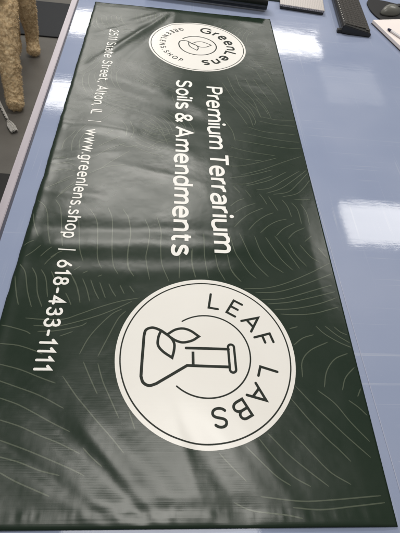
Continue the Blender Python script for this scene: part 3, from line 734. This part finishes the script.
tube('barrel', pa.lerp(pb, .12), pb, [(0, .0040), (.02, .0045), (.95, .0045), (1, .0035)], M_pen, pen)
tube('tip', pa, pa.lerp(pb, .118), [(0, .0025), (.3, .0042), (1, .0043)], M_pent, pen)
# small pale crumb of light on the table: a tiny clear bead
# ------------------------------------------------------------------ dog
M_fur = new_mat('curly_fur', (.33, .22, .11), .85, spec=.2)
k = N(M_fur)
k.to('Base Color', k.ramp(k.noise((1, 1, 1), 60, 4, .6, .6), [(.25, (.44, .315, .17)), (.5, (.74, .56, .34)), (.75, (.90, .75, .50))]))
k.to('Normal', k.bump(k.noise((1, 1, 1), 160, 3, .6, 1.0), .7, .003))
dog = empty('dog', (-.70, 1.0, -.9))
tag(dog, 'curly golden brown dog standing on the floor beside the table, only its legs in view', 'dog')
J = [  # name, pos, radius, parent
 ('hip', (-.71, 1.34, -.30), .125, None), ('mid', (-.71, 1.12, -.27), .120, 'hip'), ('chest', (-.71, .90, -.27), .125, 'mid'),
 ('neck', (-.735, .78, -.17), .085, 'chest'), ('head', (-.80, .66, -.07), .082, 'neck'), ('brow', (-.85, .60, -.08), .06, 'head'), ('muzzle', (-.90, .53, -.11), .036, 'brow'),
 ('fl0', (-.632, .87, -.40), .085, 'chest'), ('fl1', (-.634, .79, -.54), .068, 'fl0'), ('fl2', (-.632, .735, -.67), .058, 'fl1'), ('fl3', (-.628, .69, -.79), .050, 'fl2'), ('fl4', (-.626, .655, -.86), .049, 'fl3'), ('fl5', (-.622, .618, -.866), .047, 'fl4'),
 ('fr0', (-.80, .88, -.40), .08, 'chest'), ('fr1', (-.825, .84, -.55), .062, 'fr0'), ('fr2', (-.835, .81, -.70), .055, 'fr1'), ('fr3', (-.84, .79, -.83), .050, 'fr2'), ('fr4', (-.84, .76, -.867), .040, 'fr3'),
 ('hl0', (-.640, 1.27, -.46), .080, 'hip'), ('hl1', (-.642, 1.275, -.58), .062, 'hl0'), ('hl2', (-.648, 1.30, -.70), .047, 'hl1'), ('hl3', (-.658, 1.315, -.79), .039, 'hl2'), ('hl4', (-.655, 1.285, -.862), .044, 'hl3'), ('hl5', (-.650, 1.240, -.868), .042, 'hl4'),
 ('hr0', (-.765, 1.36, -.46), .075, 'hip'), ('hr1', (-.752, 1.30, -.60), .042, 'hr0'), ('hr2', (-.745, 1.275, -.72), .032, 'hr1'), ('hr3', (-.744, 1.255, -.80), .028, 'hr2'), ('hr4', (-.750, 1.225, -.868), .030, 'hr3'),
 ('tl0', (-.72, 1.46, -.24), .045, 'hip'), ('tl1', (-.74, 1.54, -.14), .045, 'tl0'), ('tl2', (-.75, 1.57, -.03), .05, 'tl1')]
ix = {n: i for i, (n, _, _, _) in enumerate(J)}
me = bpy.data.meshes.new('dog_skeleton')
me.from_pydata([p for _, p, _, _ in J], [(ix[n], ix[p]) for n, _, _, p in J if p], [])
tmp = bpy.data.objects.new('tmp', me); C.objects.link(tmp)
sk = tmp.modifiers.new('s', 'SKIN'); sk.use_smooth_shade = True
for i, (n, _, r, _) in enumerate(J):
    v = me.skin_vertices[0].data[i]; v.radius = (r, r); v.use_root = (n == 'mid')
ss = tmp.modifiers.new('d', 'SUBSURF'); ss.levels = 4; ss.render_levels = 4
dg = bpy.context.evaluated_depsgraph_get(); dg.update()
body = bpy.data.meshes.new_from_object(tmp.evaluated_get(dg))
bpy.data.objects.remove(tmp)
body.update()
nrm = [v.normal.copy() for v in body.vertices]
for v, n_ in zip(body.vertices, nrm):
    c = v.co
    d = .005 * noise.noise(c * 30) + .005 * noise.noise(c * 70 + Vector((3, 3, 3))) + .0035 * noise.noise(c * 190)
    v.co = c + n_ * d
    if v.co.z < -.898: v.co.z = -.898
body.materials.clear()
bo = link('body', body, M_fur, None, True); local(dog, bo)
# curly locks
rf = random.Random(5)
vs, fs = [], []
polys = [p for p in body.polygons if p.center.z < -.2 and p.center.y < 1.5]
ws = [p.area for p in polys]
for p in rf.choices(polys, ws, k=60000):
    c = p.center + Vector((rf.uniform(-1, 1), rf.uniform(-1, 1), rf.uniform(-1, 1))) * .003
    n_ = p.normal
    t = n_.cross(Vector((rf.uniform(-1, 1), rf.uniform(-1, 1), rf.uniform(-1, 1)))).normalized()
    L_ = rf.uniform(.005, .010); wd = rf.uniform(.0004, .0009)
    b0 = n_.cross(t)
    i0 = len(vs)
    for s_ in range(4):
        q = s_ / 3
        ctr = c + n_ * (L_ * (.75 * sin(q * 2.0))) + t * (L_ * .55 * q * q) + Vector((0, 0, -L_ * .35 * q))
        hw_ = wd * (1 - .8 * q)
        vs.append(ctr + b0 * hw_); vs.append(ctr - b0 * hw_)
    for s_ in range(3):
        a = i0 + 2 * s_; fs.append((a, a + 1, a + 3, a + 2))
fur = mesh('fur', vs, fs, M_fur, None, True); local(dog, fur); fur['kind'] = 'stuff'
# pale frayed rope toy on the floor
M_rope = new_mat('pale_rope', (.42, .40, .36), .7)
k = N(M_rope); k.to('Base Color', k.ramp(k.noise((1, 1, 1), 90, 3), [(.3, (.45, .43, .40)), (.7, (.66, .64, .61))]))
rope = empty('rope_toy', (-.64, .52, -.9))
tag(rope, 'pale frayed rope toy lying on the grey floor below the dog paw', 'rope toy')
pth = catmull([(-.80, .80, -.889), (-.765, .75, -.889), (-.718, .665, -.889), (-.675, .585, -.889), (-.648, .535, -.888)], 8)
vs, fs = [], []
for kk in range(3):
    i0 = len(vs)
    for i, p in enumerate(pth):
        ph = i * .75 + kk * 2.094
        cx = Vector((sin(ph) * .0045, cos(ph) * .003, cos(ph) * .0045 + .001)) + p
        for j in range(8):
            a = j * pi / 4; vs.append(cx + Vector((cos(a) * .0048, cos(a) * .002, sin(a) * .0048)))
    for i in range(len(pth) - 1):
        for j in range(8):
            a = i0 + i * 8 + j; b = i0 + i * 8 + (j + 1) % 8; fs.append((a, b, b + 8, a + 8))
local(rope, mesh('cord', vs, fs, M_rope, None, True))
vs, fs = [], []
A_, B_ = Vector((-.650, .538, -.886)), Vector((-.584, .432, -.889))
ax = (B_ - A_).normalized(); sd = ax.cross(Vector((0, 0, 1)))
for i in range(620):
    s0 = rf.uniform(0, .55); a = rf.uniform(0, 2 * pi); L_ = rf.uniform(.35, .62)
    rr_ = .020 * (rf.random() ** .5)
    i0 = len(vs)
    for q in range(5):
        t = s0 + (1 - s0) * L_ / .6 * q / 4
        t = min(t, 1.02)
        spread = sin(min(1, t * 1.25) * pi * .62) 
        off = sd * cos(a) * rr_ * spread + Vector((0, 0, 1)) * (abs(sin(a)) * rr_ * .75 * spread)
        c = A_.lerp(B_, t) + off + sd * .002 * sin(q * 1.9 + i)
        hw_ = sd * .0011 if i % 2 else Vector((0, 0, .0011))
        vs.append(c + hw_); vs.append(c - hw_)
    for q in range(4):
        b = i0 + 2 * q; fs.append((b, b + 1, b + 3, b + 2))
local(rope, mesh('frayed_end', vs, fs, M_rope, None, True))
